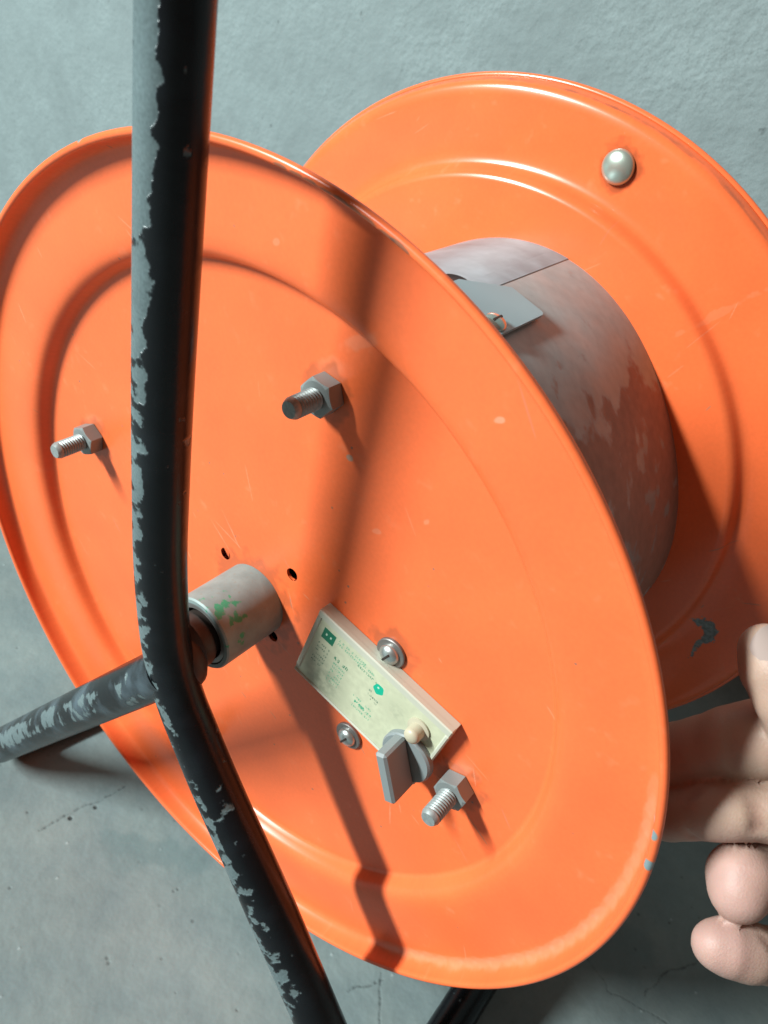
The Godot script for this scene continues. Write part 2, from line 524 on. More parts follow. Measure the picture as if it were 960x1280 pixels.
func make_reel() -> void:
	XD = Wd(Vector3(1, 0, 0))
	var reel := group("cable_reel")
	reel.set_meta("label", "orange metal cable reel with grey drum, control box and chipped black tube stand")
	reel.set_meta("category", "cable reel")
	steel = mat(Color(0.50, 0.54, 0.53), 0.34, 0.9)
	zinc = mat(Color(0.235, 0.270, 0.265), 0.45, 0.3)
	var zn := noise(128, 301, 0.06, 3, true)
	var zd := PackedByteArray()
	for i in 128 * 128:
		var q := b3(Color(0.30, 0.335, 0.33) * (0.65 + 0.4 * zn[i] / 255.0))
		zd.append_array(q)
	zinc.albedo_color = Color.WHITE
	zinc.albedo_texture = tex(128, 128, zd)
	dark_steel = mat(Color(0.034, 0.025, 0.021), 0.5, 0.2)

	# ---- flanges
	var near_paint := tmat(flange_texture(true), 0.31, 0.0, 0.42)
	var far_paint := tmat(flange_texture(false), 0.24, 0.0, 0.47)
	var fl := flange(reel, "flange", W(0, 0, 0), 1.0, 1.0, near_paint)
	var far := flange(reel, "flange", W(FAR_C.x, FAR_C.y, FAR_Z), -1.0, 1.024, far_paint)

	# ---- bolts and nuts of the near flange
	for q in [[0.556, -0.236, 0.113, 0.3], [-0.224, -0.580, 0.106, 0.75], [-0.586, 0.200, 0.112, 0.15], [0.215, 0.565, 0.110, 0.5]]:
		bolt(fl, q[0], q[1], q[2], q[3])
	for q in [[-0.398, -0.059], [-0.292, 0.251]]:
		dome_screw(fl, q[0], q[1])
	# ---- dome headed bolt of the far flange
	var s := Shape.new()
	var dome := []
	for i in 11:
		var t := i / 10.0 * PI / 2
		dome.append(Vector2(0.0405 * cos(t), 0.004 + 0.019 * sin(t)) * R)
	dome.push_front(Vector2(0.0405, 0.0) * R)
	lathe(s, W(-0.318, -0.889, FAR_Z + 0.052), AX, XD, dome, 40)
	obj("dome_bolt", s, mat(Color(0.50, 0.57, 0.50), 0.30, 0.75), far)
	# nuts on the far flange's outside
	for i in 4:
		var th := TAU * i / 4.0 + 0.3
		s = Shape.new()
		hex(s, W(0.6 * cos(th), 0.6 * sin(th), FAR_Z + 0.07), -AX, 0.036, 0.034, th)
		obj("nut", s, zinc, far)

	make_drum(reel)
	make_sleeve(reel)
	make_stand(reel)
	make_box(reel)

func flange(reel: Node3D, called: String, o: Vector3, side: float, big: float, m: Material) -> MeshInstance3D:
	# profile of the outer face, r and height in reel units, from the hub plate outwards, over the rolled edge and back
	var top := [Vector2(0.30, -0.086), Vector2(0.55, -0.0862), Vector2(0.762, -0.0861), Vector2(0.769, -0.0845), Vector2(0.774, -0.0790), Vector2(0.7785, -0.0700), Vector2(0.783, -0.0605), Vector2(0.789, -0.0530), Vector2(0.798, -0.0475), Vector2(0.810, -0.0440), Vector2(0.828, -0.0420), Vector2(0.855, -0.0412), Vector2(0.890, -0.0412),
		Vector2(0.950, -0.0415), Vector2(0.966, -0.0405), Vector2(0.973, -0.0372), Vector2(0.978, -0.0310), Vector2(0.9815, -0.0230), Vector2(0.9845, -0.0140), Vector2(0.9860, -0.0050)]
	var prof := []
	var thick := 0.0075
	for q in top:
		prof.append(q * R * big)
	for i in 13:           # the rolled edge
		var t := lerpf(PI * 0.85, -PI * 0.52, i / 12.0)
		prof.append(Vector2(0.9940 + 0.0080 * cos(t), -0.0015 + 0.0080 * sin(t)) * R * big)
	for i in range(top.size() - 1, 0, -1):
		var d: Vector2 = (top[mini(i + 1, top.size() - 1)] - top[i - 1]).normalized()
		prof.append((top[i] + Vector2(d.y, -d.x) * thick) * R * big)
	prof.append(Vector2(0.30, -0.086 - thick) * R * big)
	var s := Shape.new()
	var ax := AX * side
	var span := 2.12 * R * big
	var yd := AX.cross(XD)
	# revolve; the picture is laid on in reel units whichever way the flange faces
	var n := 200
	var tmp := Shape.new()
	lathe(tmp, Vector3.ZERO, ax, XD, prof, n, 40.0, 0.0)
	for i in tmp.v.size():
		tmp.uv[i] = Vector2(0.5 + tmp.v[i].dot(XD) / span, 0.5 + tmp.v[i].dot(yd) / span)
		tmp.v[i] += o
	# the hub plate with its little holes
	var holes := [[0.091, -0.085], [-0.121, -0.124], [-0.054, 0.085], [0.110, 0.120]] if side > 0 else []
	var hub := 0.30 * R * big
	var zt := -0.086 * R * big
	var cells := []
	if holes.is_empty():
		var ring := PackedVector2Array()
		for j in n:
			ring.append(Vector2.from_angle(TAU * j / n) * hub)
		cells.append(ring)
	else:
		var cuts := []
		for h in holes:
			var w := Vector2(h[0], h[1])
			cuts.append(int(round(fposmod(w.angle(), TAU) / TAU * n)))
		cuts.sort()
		for c in cuts.size():
			var from: int = cuts[c]
			var to: int = cuts[(c + 1) % cuts.size()]
			if to <= from:
				to += n
			var piece := PackedVector2Array([Vector2.ZERO])
			for j in range(from, to + 1):
				piece.append(Vector2.from_angle(TAU * j / n) * hub)
			var list := [piece]
			for h in holes:
				var disc := PackedVector2Array()
				for j in 20:
					disc.append(Vector2.from_angle(TAU * j / 20) * 0.0155 * R + Vector2(h[0], h[1]) * R)
				var next := []
				for l in list:
					for q in Geometry2D.clip_polygons(l, disc):
						if not Geometry2D.is_polygon_clockwise(q):
							next.append(q)
				list = next
			cells.append_array(list)
	for cell in cells:
		var ix := Geometry2D.triangulate_polygon(cell)
		for k in range(0, ix.size(), 3):
			for back in [0.0, 1.0]:
				var p := []
				var uu := []
				for c in 3:
					var q: Vector2 = cell[ix[k + c]]
					p.append(o + XD * q.x + yd * q.y + ax * (zt - back * thick * R * big))
					uu.append(Vector2(0.5 + q.x / span, 0.5 + q.y / span))
				var nn = ax * (1.0 - 2.0 * back)
				tmp.tri(p[0], p[1], p[2], nn, nn, nn, uu[0], uu[1], uu[2])
	for h in holes:
		var hc = o + XD * (h[0] * R) + yd * (h[1] * R)
		for j in 20:
			var d0 := XD * cos(TAU * j / 20) + yd * sin(TAU * j / 20)
			var d1 := XD * cos(TAU * (j + 1) / 20) + yd * sin(TAU * (j + 1) / 20)
			var rr := 0.0155 * R
			var uv := Vector2(0.5 + h[0] * R / span, 0.5 + h[1] * R / span)
			tmp.quad([hc + d0 * rr + ax * zt, hc + d1 * rr + ax * zt, hc + d1 * rr + ax * (zt - thick * R), hc + d0 * rr + ax * (zt - thick * R)], [-d0, -d1, -d1, -d0], [uv, uv, uv, uv])
	return obj(called, tmp, m, reel)

func hex(s: Shape, o: Vector3, ax: Vector3, af: float, high: float, turn: float) -> void:
	# a nut: six flats under a turned-down face; af = half the width across flats (reel units)
	var yd := ax.cross(XD)
	var rc := af / cos(PI / 6)
	for j in 6:
		var a0 := turn + TAU * j / 6.0
		var a1 := turn + TAU * (j + 1) / 6.0
		var am := (a0 + a1) / 2
		var p0 := XD * cos(a0) + yd * sin(a0)
		var p1 := XD * cos(a1) + yd * sin(a1)
		var nm := XD * cos(am) + yd * sin(am)
		var steps := 8
		for k in steps:
			var q := []
			for e in [k, k + 1]:
				var d := p0.lerp(p1, float(e) / steps) * rc * R
				var over := d.length() / (af * R)
				var drop := (over - 1.0) * af * R * 0.55      # chamfer cuts lower at the corners
				q.append([d, high * R - drop])
			s.quad([o + q[0][0], o + q[1][0], o + q[1][0] + ax * q[1][1], o + q[0][0] + ax * q[0][1]], [nm, nm, nm, nm])
			var c0: Vector3 = q[0][0].normalized() * af * R * 0.93
			var c1: Vector3 = q[1][0].normalized() * af * R * 0.93
			var nn := (ax * 0.9 + nm * 0.35).normalized()
			s.quad([o + q[0][0] + ax * q[0][1], o + q[1][0] + ax * q[1][1], o + c1 + ax * high * R, o + c0 + ax * high * R], [nn, nn, nn, nn])
			s.tri(o + ax * high * R, o + c0 + ax * high * R, o + c1 + ax * high * R, ax, ax, ax)

func bolt(fl: Node3D, x: float, y: float, long: float, turn: float) -> void:
	var base := W(x, y, -0.086)
	var s := Shape.new()
	hex(s, base + AX * 0.0002, AX, 0.0345, 0.035, turn)
	obj("nut", s, zinc, fl)
	s = Shape.new()
	var prof := [Vector2(0.0205, 0.0) * R]
	var z := 0.030
	while z < long - 0.010:
		prof.append(Vector2(0.0182, z) * R)
		prof.append(Vector2(0.0212, z + 0.0032) * R)
		prof.append(Vector2(0.0212, z + 0.0040) * R)
		z += 0.0068
	prof.append(Vector2(0.0185, long - 0.004) * R)
	prof.append(Vector2(0.0160, long) * R)
	prof.append(Vector2(0.0, long) * R)
	lathe(s, base, AX, XD, prof, 24, 30.0)
	obj("bolt", s, zinc, fl)

func dome_screw(fl: Node3D, x: float, y: float) -> void:
	var base := W(x, y, -0.086)
	var s := Shape.new()
	lathe(s, base, AX, XD, [Vector2(0.035, 0.0003) * R, Vector2(0.035, 0.006) * R, Vector2(0.033, 0.0075) * R, Vector2(0.0, 0.0075) * R], 36, 30.0)
	obj("washer", s, mat(Color(0.22, 0.20, 0.19), 0.45, 0.7), fl)
	s = Shape.new()
	var prof := [Vector2(0.0235, 0.0075) * R]
	for i in 9:
		var t := i / 8.0 * PI / 2 * 0.92
		prof.append(Vector2(0.0235 * cos(t), 0.009 + 0.015 * sin(t)) * R)
	prof.append(Vector2(0.0, 0.0245) * R)
	lathe(s, base, AX, XD, prof, 32)
	# the slot is a dark bar on the head, for the groove's shade
	obj("screw", s, steel, fl)
	s = Shape.new()
	var b := Basis(XD.rotated(AX, 0.9), AX.cross(XD.rotated(AX, 0.9)), AX)
	bevel_box(s, base + AX * 0.0233 * R, b, Vector3(0.0125, 0.0026, 0.0014) * R, 0.0004 * R)
	obj("slot", s, dark_steel, fl)

const DRUM_C := Vector2(-0.0606, -0.0634)
func drum_radius(th: float) -> float:
	return 0.606 + 0.0126 * cos(2 * th) + 0.0145 * sin(2 * th) + 0.0119 * cos(3 * th) + 0.0324 * sin(3 * th)

func drum_point(th: float, z: float, out := 0.0) -> Vector3:
	var r := drum_radius(th) + out
	return W(DRUM_C.x + r * cos(th), DRUM_C.y + r * sin(th), z)

func drum_patch(s: Shape, t0: float, t1: float, z0: float, z1: float, out0: float, out1: float, steps: int, u0 := 0.0, u1 := 1.0) -> void:
	for i in steps:
		var p := []
		var nn := []
		var uu := []
		for q in [[0, 0], [1, 0], [1, 1], [0, 1]]:
			var f := float(i + q[0]) / steps
			var th := lerpf(t0, t1, f)
			p.append(drum_point(th, z1 if q[1] else z0, lerpf(out0, out1, f)))
			var d := (drum_point(th + 0.01, 0.0) - drum_point(th - 0.01, 0.0)).normalized()
			nn.append(d.cross(AX) if d.cross(AX).dot(Wd(Vector3(cos(th), sin(th), 0))) > 0 else -d.cross(AX))
			uu.append(Vector2(lerpf(u0, u1, f), 1.0 if q[1] else 0.0))
		s.quad(p, nn, uu)

func make_drum(reel: Node3D) -> void:
	var w := 1024
	var h := 320
	var a := noise(w, 401, 0.008, 4)
	var b := noise(w, 402, 0.026, 5)
	var f := noise(w, 403, 0.09, 3)
	var d := PackedByteArray()
	d.resize(w * h * 3)
	var ro := PackedByteArray()
	ro.resize(w * h)
	for y in h:
		for x in w:
			var i := y * w + x
			var j := y * w + int(x * 0.7)
			# clean grey near the lap seam, rubbed orange residue further round
			var th := 360.0 * x / w
			var zone := clampf((th - 236.0) / -26.0, 0.0, 1.0) * clampf((th - 130.0) / 30.0, 0.0, 1.0)
			var e := b[i] / 255.0 * 0.7 + a[i] / 255.0 * 0.3
			var k := clampf((e - (0.75 - 0.45 * zone)) * 9.0, 0.0, 1.0)
			var l := 1.0 + (a[j] - 128) / 128.0 * 0.22 + (f[i] - 128) / 128.0 * 0.10
			var c := Color(0.300, 0.335, 0.335) * l
			c = c.lerp(Color(0.36, 0.150, 0.095) * (0.85 + 0.3 * f[i] / 255.0), k * 0.85)
			var spot := clampf((f[(i * 3 + 777) % f.size()] - 205) / 20.0, 0.0, 1.0)
			c = c.lerp(Color(0.16, 0.10, 0.08), spot * 0.25)
			var q := b3(c)
			d[i * 3] = q[0]; d[i * 3 + 1] = q[1]; d[i * 3 + 2] = q[2]
			ro[i] = int(clampf(105 + k * 60 + (b[i] - 128) * 0.3, 0, 255))
	var m := tmat(tex(w, h, d), 1.0, 0.12, 0.5)
	m.roughness_texture = tex(w, h, ro, Image.FORMAT_L8)
	m.roughness_texture_channel = BaseMaterial3D.TEXTURE_CHANNEL_RED
	var s := Shape.new()
	var seam := deg_to_rad(249.0)
	drum_patch(s, seam - TAU, seam, FAR_Z + 0.0745, -0.0945, 0.0, 0.0, 220, (seam - TAU) / TAU, seam / TAU)
	var o := obj("drum", s, m, reel)
	# the lap of the rolled sheet: a second thickness that ends at the seam
	s = Shape.new()
	drum_patch(s, deg_to_rad(253.0), deg_to_rad(300.0), FAR_Z + 0.0745, -0.0945, 0.0016, 0.0008, 24, 253.0 / 360.0, 300.0 / 360.0)
	var e0 := deg_to_rad(253.0)
	var et := Wd(Vector3(sin(e0), -cos(e0), 0))
	s.flat(drum_point(e0, FAR_Z + 0.0745, 0.0), drum_point(e0, -0.0945, 0.0), drum_point(e0, -0.0945, 0.0016), drum_point(e0, FAR_Z + 0.0745, 0.0016), et)
	var ln := noise(512, 431, 0.012, 4)
	var lf := noise(512, 432, 0.06, 3)
	var ldat := PackedByteArray()
	for y in 256:
		for x in 512:
			var l := 1.0 + (ln[y * 2 * 512 + x / 6] - 128) / 128.0 * 0.20 + (lf[y * 512 + x / 3] - 128) / 128.0 * 0.12 + (ln[y * 512 + x] - 128) / 128.0 * 0.10
			ldat.append_array(b3(Color(0.215, 0.300, 0.335) * l))
	var lapm := tmat(tex(512, 256, ldat), 0.42, 0.1)
	lapm.uv1_scale = Vector3(7.0, 1.0, 1.0)
	obj("sheet_lap", s, lapm, o)
	# clamp plate with its rounded corner and screw
	s = Shape.new()
	var outl := [Vector2(241.8, -0.10), Vector2(241.9, -0.618)]
	for i in 7:
		var t := i / 6.0 * PI / 2
		outl.append(Vector2(242.9 - 1.0 * cos(t), -0.632 - 0.013 * sin(t)))
	outl.append_array([Vector2(250.4, -0.640), Vector2(256.5, -0.515), Vector2(256.5, -0.10)])
	var lift := 0.015
	var ring := PackedVector2Array()
	for q in outl:
		ring.append(Vector2(q.x, q.y * 60.0))
	# a slightly sprung plate: strips across the angle keep it curved
	var n0 := Wd(Vector3(cos(deg_to_rad(243.0)), sin(deg_to_rad(243.0)), 0))
	var c0 := drum_point(deg_to_rad(244.0), 0.0, lift)
	var tang := Wd(Vector3(-sin(deg_to_rad(244.0)), cos(deg_to_rad(244.0)), 0))
	n0 = tang.cross(AX)
	if n0.dot(Wd(Vector3(cos(deg_to_rad(244.0)), sin(deg_to_rad(244.0)), 0))) < 0:
		n0 = -n0
	var poly := PackedVector2Array()
	for q in outl:
		poly.append(Vector2(deg_to_rad(q.x - 244.0) * 0.64 * R, q.y * R))
	var ix := Geometry2D.triangulate_polygon(poly)
	for k in range(0, ix.size(), 3):
		for top in [0.0, 1.0]:
			var p := []
			for c in 3:
				var q := poly[ix[k + c]]
				p.append(c0 + tang * q.x + AX * q.y - n0 * (0.0011 * (1.0 - top)))
			var nn = n0 * (top * 2.0 - 1.0)
			s.tri(p[0], p[1], p[2], nn, nn, nn)
	for k in poly.size():
		var q0 := poly[k]
		var q1 := poly[(k + 1) % poly.size()]
		var e := (q1 - q0).normalized()
		var en := tang * e.y - AX * e.x
		var mid := poly[0].lerp(poly[poly.size() / 2 + 2], 0.5)
		if en.dot(tang * (q0.x - mid.x) + AX * (q0.y - mid.y)) < 0:
			en = -en
		var a0 := c0 + tang * q0.x + AX * q0.y
		var a1 := c0 + tang * q1.x + AX * q1.y
		s.flat(a0, a1, a1 - n0 * 0.0011, a0 - n0 * 0.0011, en)
	obj("clamp_plate", s, mat(Color(0.29, 0.42, 0.455), 0.4, 0.1), o)
	s = Shape.new()
	var sp := c0 + tang * (deg_to_rad(244.5 - 244.0) * 0.64 * R) + AX * (-0.471 * R)
	var dm := [Vector2(0.0255, 0.0) * R]
	for i in 8:
		var t := i / 7.0 * PI / 2
		dm.append(Vector2(0.0255 * cos(t), 0.004 + 0.013 * sin(t)) * R)
	lathe(s, sp, n0, AX, dm, 28)
	obj("screw", s, mat(Color(0.55, 0.56, 0.50), 0.25, 0.9), o)
	s = Shape.new()
	bevel_box(s, sp + n0 * 0.0155 * R, Basis(AX, n0.cross(AX), n0), Vector3(0.016, 0.0028, 0.0015) * R, 0.0003 * R)
	obj("slot", s, dark_steel, o)  # dark bar on the head, for the shade of its slot
	# the cable hole beside the plate: a black disc for its shaded inside
	s = Shape.new()
	var hp := drum_point(deg_to_rad(258.4), -0.545, 0.0)
	var hn := Wd(Vector3(cos(deg_to_rad(258.4)), sin(deg_to_rad(258.4)), 0))
	lathe(s, hp, hn, AX, [Vector2(0.031, -0.006) * R, Vector2(0.031, 0.0055) * R, Vector2(0.027, 0.0065) * R, Vector2(0.024, 0.0055) * R, Vector2(0.0, 0.0050) * R], 32, 30.0)
	obj("cable_hole", s, mat(Color(0.012, 0.010, 0.010), 0.6), o)

func make_sleeve(reel: Node3D) -> void:
	var w := 512
	var h := 256
	var a := noise(w, 501, 0.02, 4)
	var f := noise(w, 502, 0.024, 4)
	var d := PackedByteArray()
	d.resize(w * h * 3)
	for y in h:
		for x in w:
			var i := y * w + x
			var c := Color(0.215, 0.278, 0.272) * (0.86 + 0.28 * a[i] / 255.0)
			var v := float(y) / h
			var u := float(x) / w
			var band := clampf(1.0 - absf(v - 0.56) / 0.26, 0.0, 1.0) * clampf(1.0 - absf(u - SLEEVE_U) / 0.17, 0.0, 1.0)
			var k := clampf((f[i] / 255.0 - (0.94 - 0.55 * sqrt(band))) * 12.0, 0.0, 1.0)
			c = c.lerp(Color(0.030, 0.30, 0.150), k * 0.9)
			c = c.lerp(Color(0.24, 0.21, 0.17), clampf((a[(i * 5 + 99) % a.size()] - 165) / 60.0, 0.0, 1.0) * 0.5)
			var q := b3(c)
			d[i * 3] = q[0]; d[i * 3 + 1] = q[1]; d[i * 3 + 2] = q[2]
	var m := tmat(tex(w, h, d), 0.5, 0.1, 0.45)
	var s := Shape.new()
	var rs := 0.0890
	lathe(s, W(0, 0, -0.0855), AX, XD, [Vector2(rs, 0.0) * R, Vector2(rs, 0.164) * R, Vector2(rs - 0.003, 0.168) * R, Vector2(rs - 0.012, 0.168) * R, Vector2(rs - 0.012, 0.10) * R], 72, 30.0)
	var o := obj("axle_sleeve", s, m, reel)
	s = Shape.new()
	lathe(s, W(0, 0, 0.0), AX, XD, [Vector2(rs - 0.0125, 0.0) * R, Vector2(rs - 0.0125, 0.077) * R, Vector2(rs - 0.015, 0.080) * R, Vector2(rs - 0.025, 0.080) * R, Vector2(rs - 0.030, 0.05) * R], 72, 40.0)
	obj("bushing", s, mat(Color(0.24, 0.23, 0.22), 0.38, 0.6), o)
	s = Shape.new()
	lathe(s, W(0, 0, -0.10), AX, XD, [Vector2(0.054, -0.9) * R, Vector2(0.054, 0.192) * R, Vector2(0.066, 0.195) * R, Vector2(0.068, 0.204) * R, Vector2(0.066, 0.214) * R, Vector2(0.070, 0.224) * R, Vector2(0.060, 0.240) * R, Vector2(0.050, 0.292) * R, Vector2(0.0, 0.292) * R], 48, 35.0)
	obj("axle", s, dark_steel, reel)

const SLEEVE_U := 0.62

func make_stand(reel: Node3D) -> void:
	var left := Vector3(-0.775, -0.174, 0.607)        # the side that faces the worn edge
	var eye := Vector3(0.408, 0.597, 0.691)
	var z0 := 0.188
	var rt := 0.0500 * R
	left = (left + eye * 0.55).normalized()
	# upright bent into the right-hand leg: one tube
	var up := smooth_path([W(-0.310, -1.62, z0 + 0.004), W(-0.214, -1.172, z0), W(-0.096, -0.590, z0), W(-0.033, -0.235, z0), W(-0.020, 0.020, z0), W(-0.146, 0.299, z0 + 0.003), W(-0.254, 0.485, z0 + 0.006), W(-0.630, 1.225, z0 + 0.016)], 0.016, 0.003)
	var m := tube_material(611, 1024, [[0.0, 0.30, 0.465, 0.160, 0.74], [0.20, 0.46, 0.46, 0.130, 0.64], [0.36, 0.63, 0.46, 0.120, 0.59], [0.60, 0.78, 0.44, 0.075, 0.50], [0.62, 1.0, 0.49, 0.085, 0.52], [0.70, 0.95, 0.40, 0.10, 0.46], [0.86, 1.0, 0.47, 0.11, 0.58]], 0.74)
	var cut := 0
	for i in up.size():
		if absf(up[i].y - H) < absf(up[cut].y - H):
			cut = i
	var long := 0.0
	for i in up.size() - 1:
		long += (up[i + 1] - up[i]).length()
	var s := Shape.new()
	var a: Array = up.slice(0, cut + 1)
	var b: Array = up.slice(cut)
	var la := 0.0
	for i in a.size() - 1:
		la += (a[i + 1] - a[i]).length()
	var same := func(p: Array, r: float) -> Array:
		var out := []
		out.resize(p.size())
		out.fill(r)
		return out
	sweep(s, a, same.call(a, rt), left, 36, 0.0, 1.0 / long)
	obj("upright_tube", s, m, reel)
	# the leg runs on into a bar along the floor
	var y := FOOT
	var leg_path := Array(b)
	var ra := []
	for i in b.size():
		ra.append(lerpf(rt, 0.056 * R, clampf(float(i) / b.size() * 2.0, 0, 1)))
	s = Shape.new()
	sweep(s, leg_path, ra, left, 36, la / long, 1.0 / long)
	var leg := obj("leg_tube", s, m, reel)
	var toe: Vector3 = b[b.size() - 1]
	s = Shape.new()
	var bar := smooth_path([toe + (toe - b[b.size() - 4]).normalized() * -0.012, toe, toe + Vector3(-0.004, 0, -1.42 * R)], 0.02, 0.004)
	sweep(s, bar, same.call(bar, 0.0545 * R), left, 32, 0.0, 4.0)
	var bm := tube_material(631, 512, [[0.0, 1.0, 0.45, 0.14, 0.40]], 0.76)
	obj("base_bar", s, bm, reel)
	# the other leg, butted against the bend and rounded over into its own bar
	var q0 := W(-0.03, 0.01, z0)
	var q1 := LEFT_TOE
	var q2 := LEFT_TOE + Vector3(LEFT_IN, 0, -1.42 * R)
	var lp := smooth_path([q0, q0.lerp(q1, 0.5), q1, q2], 0.020, 0.003)
	var lm := tube_material(651, 1024, [[0.0, 0.08, 0.5, 0.2, 0.46], [0.06, 0.22, 0.52, 0.12, 0.52], [0.16, 0.40, 0.55, 0.11, 0.60], [0.36, 1.0, 0.5, 0.10, 0.44]], 0.80, 0.9)  # high last value paints a broad bluish sheen into the enamel
	s = Shape.new()
	sweep(s, lp, same.call(lp, 0.0545 * R), eye, 36, 0.0, 2.2)
	obj("leg_tube", s, lm, reel)
	# the rear legs, behind the far flange
	var zr := FAR_Z - 0.17
	for e in [toe + Vector3(-0.004, 0, -1.42 * R), q2]:
		s = Shape.new()
		var c := W(0, 0, zr)
		var pts := smooth_path([c, c.lerp(e, 0.5), e], 0.01, 0.01)
		sweep(s, pts, same.call(pts, 0.0525 * R), left, 28, 0.0, 3.0)
		obj("leg_tube", s, bm, reel)
	s = Shape.new()
	lathe(s, W(0, 0, FAR_Z - 0.20), AX, XD, [Vector2(0.0, 0.0), Vector2(0.06, 0.0) * R, Vector2(0.06, 0.3) * R], 32, 30.0)
	obj("axle", s, dark_steel, reel)
	# the weld where the tubes meet
	s = Shape.new()
	var prof := []
	for i in 9:
		var t := lerpf(-PI / 2, PI / 2, i / 8.0)
		prof.append(Vector2(0.075 * cos(t), 0.05 * sin(t)) * R)
	lathe(s, W(-0.01, 0.02, z0 - 0.035), AX, XD, prof, 24, 60.0)
	obj("weld", s, dark_steel, reel)

var LEFT_TOE := W(0.995, 0.955, 0.205)
const LEFT_IN := 0.045
const FOOT := 0.009

func make_box(reel: Node3D) -> void:
	# thermal cut-out box: cream plastic lid with a printed label, rotary switch, lamp button
	var tl := Vector2(-0.231, -0.104)
	var tr := Vector2(-0.577, 0.029)
	var bl := Vector2(-0.157, 0.110)
	var e1 := (tr - tl).normalized()
	var e2 := Vector2(-e1.y, e1.x)
	if e2.dot(bl - tl) < 0:
		e2 = -e2
	var lw := (tr - tl).length()
	var lh := (bl - tl).dot(e2)
	var U1 := Wd(Vector3(e1.x, e1.y, 0))
	var U2 := Wd(Vector3(e2.x, e2.y, 0))
	var mid := tl + e1 * lw / 2 + e2 * lh / 2
	var b := Basis(U1, U2, AX)
	var cream := mat(Color(0.44, 0.44, 0.36), 0.5)
	var zt := -0.046
	var root := group("cutout_box", reel)
	var s := Shape.new()
	bevel_box(s, W(mid.x, mid.y, -0.071), b, Vector3(lw / 2 - 0.0006, lh / 2 - 0.0006, 0.0145) * R, 0.0008 * R)
	# raised border round the sunken label
	for q in [[0.0, -lh / 2 + 0.010, lw / 2, 0.010], [0.0, lh / 2 - 0.0035, lw / 2, 0.0035], [-lw / 2 + 0.006, 0.0, 0.006, lh / 2 - 0.0205], [lw / 2 - 0.005, 0.0, 0.005, lh / 2 - 0.0205]]:
		bevel_box(s, W(mid.x, mid.y, -0.0605) + U1 * q[0] * R + U2 * q[1] * R, b, Vector3(q[2], q[3], 0.0080) * R, 0.0026 * R)
	obj("lid", s, cream, root)
	# label
	var w := 640
	var h := int(w * (lh - 0.028) / (lw - 0.022))
	var im := Image.create(w, h, false, Image.FORMAT_RGB8)
	var pn := noise(w, 701, 0.02, 4)
	for y in h:
		for x in w:
			var k := pn[y * w + x] / 255.0
			var c := Color(0.470, 0.480, 0.340) * (0.9 + 0.2 * k)
			# grime rubbed into the corner by the axle and round the switch
			var gr := clampf(1.15 - Vector2(x - w * 0.17, (y - h * 0.80) * 1.0).length() / (w * 0.22), 0, 1) * clampf(k * 2.2 - 0.5, 0, 1)
			var g2 := clampf(1.0 - Vector2(x - w * 0.70, y - h * 0.30).length() / (w * 0.14), 0, 1) * clampf(k * 2.4 - 0.75, 0, 1)
			c = c.lerp(Color(0.10, 0.12, 0.085), maxf(gr * 0.55, g2 * 0.4))
			im.set_pixel(x, y, c.linear_to_srgb())
	var green := Color(0.02, 0.27, 0.15).linear_to_srgb()
	var deep := Color(0.008, 0.14, 0.075).linear_to_srgb()
	var dk := Color(0.02, 0.085, 0.06).linear_to_srgb()
	# maker's block with two pale marks
	im.fill_rect(Rect2i(int(w * 0.045), int(h * 0.08), int(w * 0.098), int(h * 0.17)), deep)
	var pale := Color(0.45, 0.58, 0.45).linear_to_srgb()
	im.fill_rect(Rect2i(int(w * 0.068), int(h * 0.145), int(w * 0.014), int(h * 0.035)), pale)
	im.fill_rect(Rect2i(int(w * 0.104), int(h * 0.145), int(w * 0.014), int(h * 0.035)), pale)
	var r := RandomNumberGenerator.new()
	r.seed = 21
	# lines of small print, too fine to read in the photograph
	var print_line := func(x0: float, y0: float, wide: float, ch: float, c: Color, wear: float) -> void:
		var x := x0
		while x < x0 + wide:
			if r.randf() > 0.16:
				for gx in 3:
					for gy in 4:
						if r.randf() < 0.72 and r.randf() > wear * 0.6:
							im.fill_rect(Rect2i(int(w * x + gx * w * ch * 0.24), int(h * y0 + gy * w * ch * 0.30), maxi(2, int(w * ch * 0.30)), maxi(2, int(w * ch * 0.28))), c)
			x += ch
	print_line.call(0.165, 0.070, 0.26, 0.0150, green, 0.15)
	print_line.call(0.165, 0.125, 0.21, 0.0150, green, 0.25)
	print_line.call(0.325, 0.160, 0.19, 0.0165, deep, 0.05)
	print_line.call(0.345, 0.100, 0.12, 0.0135, green, 0.35)
	for k in 6:
		print_line.call(0.045, 0.335 + k * 0.062, 0.09, 0.0140, dk, 0.12 + 0.08 * k)
	print_line.call(0.185, 0.340, 0.11, 0.024, deep, 0.05)
	for k in 6:
		print_line.call(0.195, 0.43 + k * 0.06, 0.10, 0.0145, green, 0.2 + 0.05 * k)
	for k in 3:
		print_line.call(0.405 + 0.01 * k, 0.60 + k * 0.075, 0.15, 0.014 + 0.004 * (k % 2), green, 0.42)
	print_line.call(0.430, 0.66, 0.08, 0.017, green, 0.05)
	print_line.call(0.465, 0.335, 0.035, 0.012, dk, 0.35)
	print_line.call(0.47, 0.40, 0.09, 0.0125, dk, 0.4)
	print_line.call(0.51, 0.45, 0.05, 0.0115, dk, 0.55)
	var leafy := Color(0.005, 0.36, 0.22).linear_to_srgb()
	for y in range(int(-h * 0.10), int(h * 0.10)):
		for x in range(int(-h * 0.10), int(h * 0.10)):
			var d := Vector2(x * 1.0, y * 0.9)
			if d.length() < h * (0.066 + 0.004 * sin(5.0 * d.angle())):
				im.set_pixel(int(w * 0.528 + x), int(h * 0.235 + y), leafy if Vector2(x + h * 0.012, y + h * 0.02).length() > h * 0.014 else pale)
	s = Shape.new()
	var x0 := -lw / 2 + 0.0115
	var x1 := lw / 2 - 0.0095
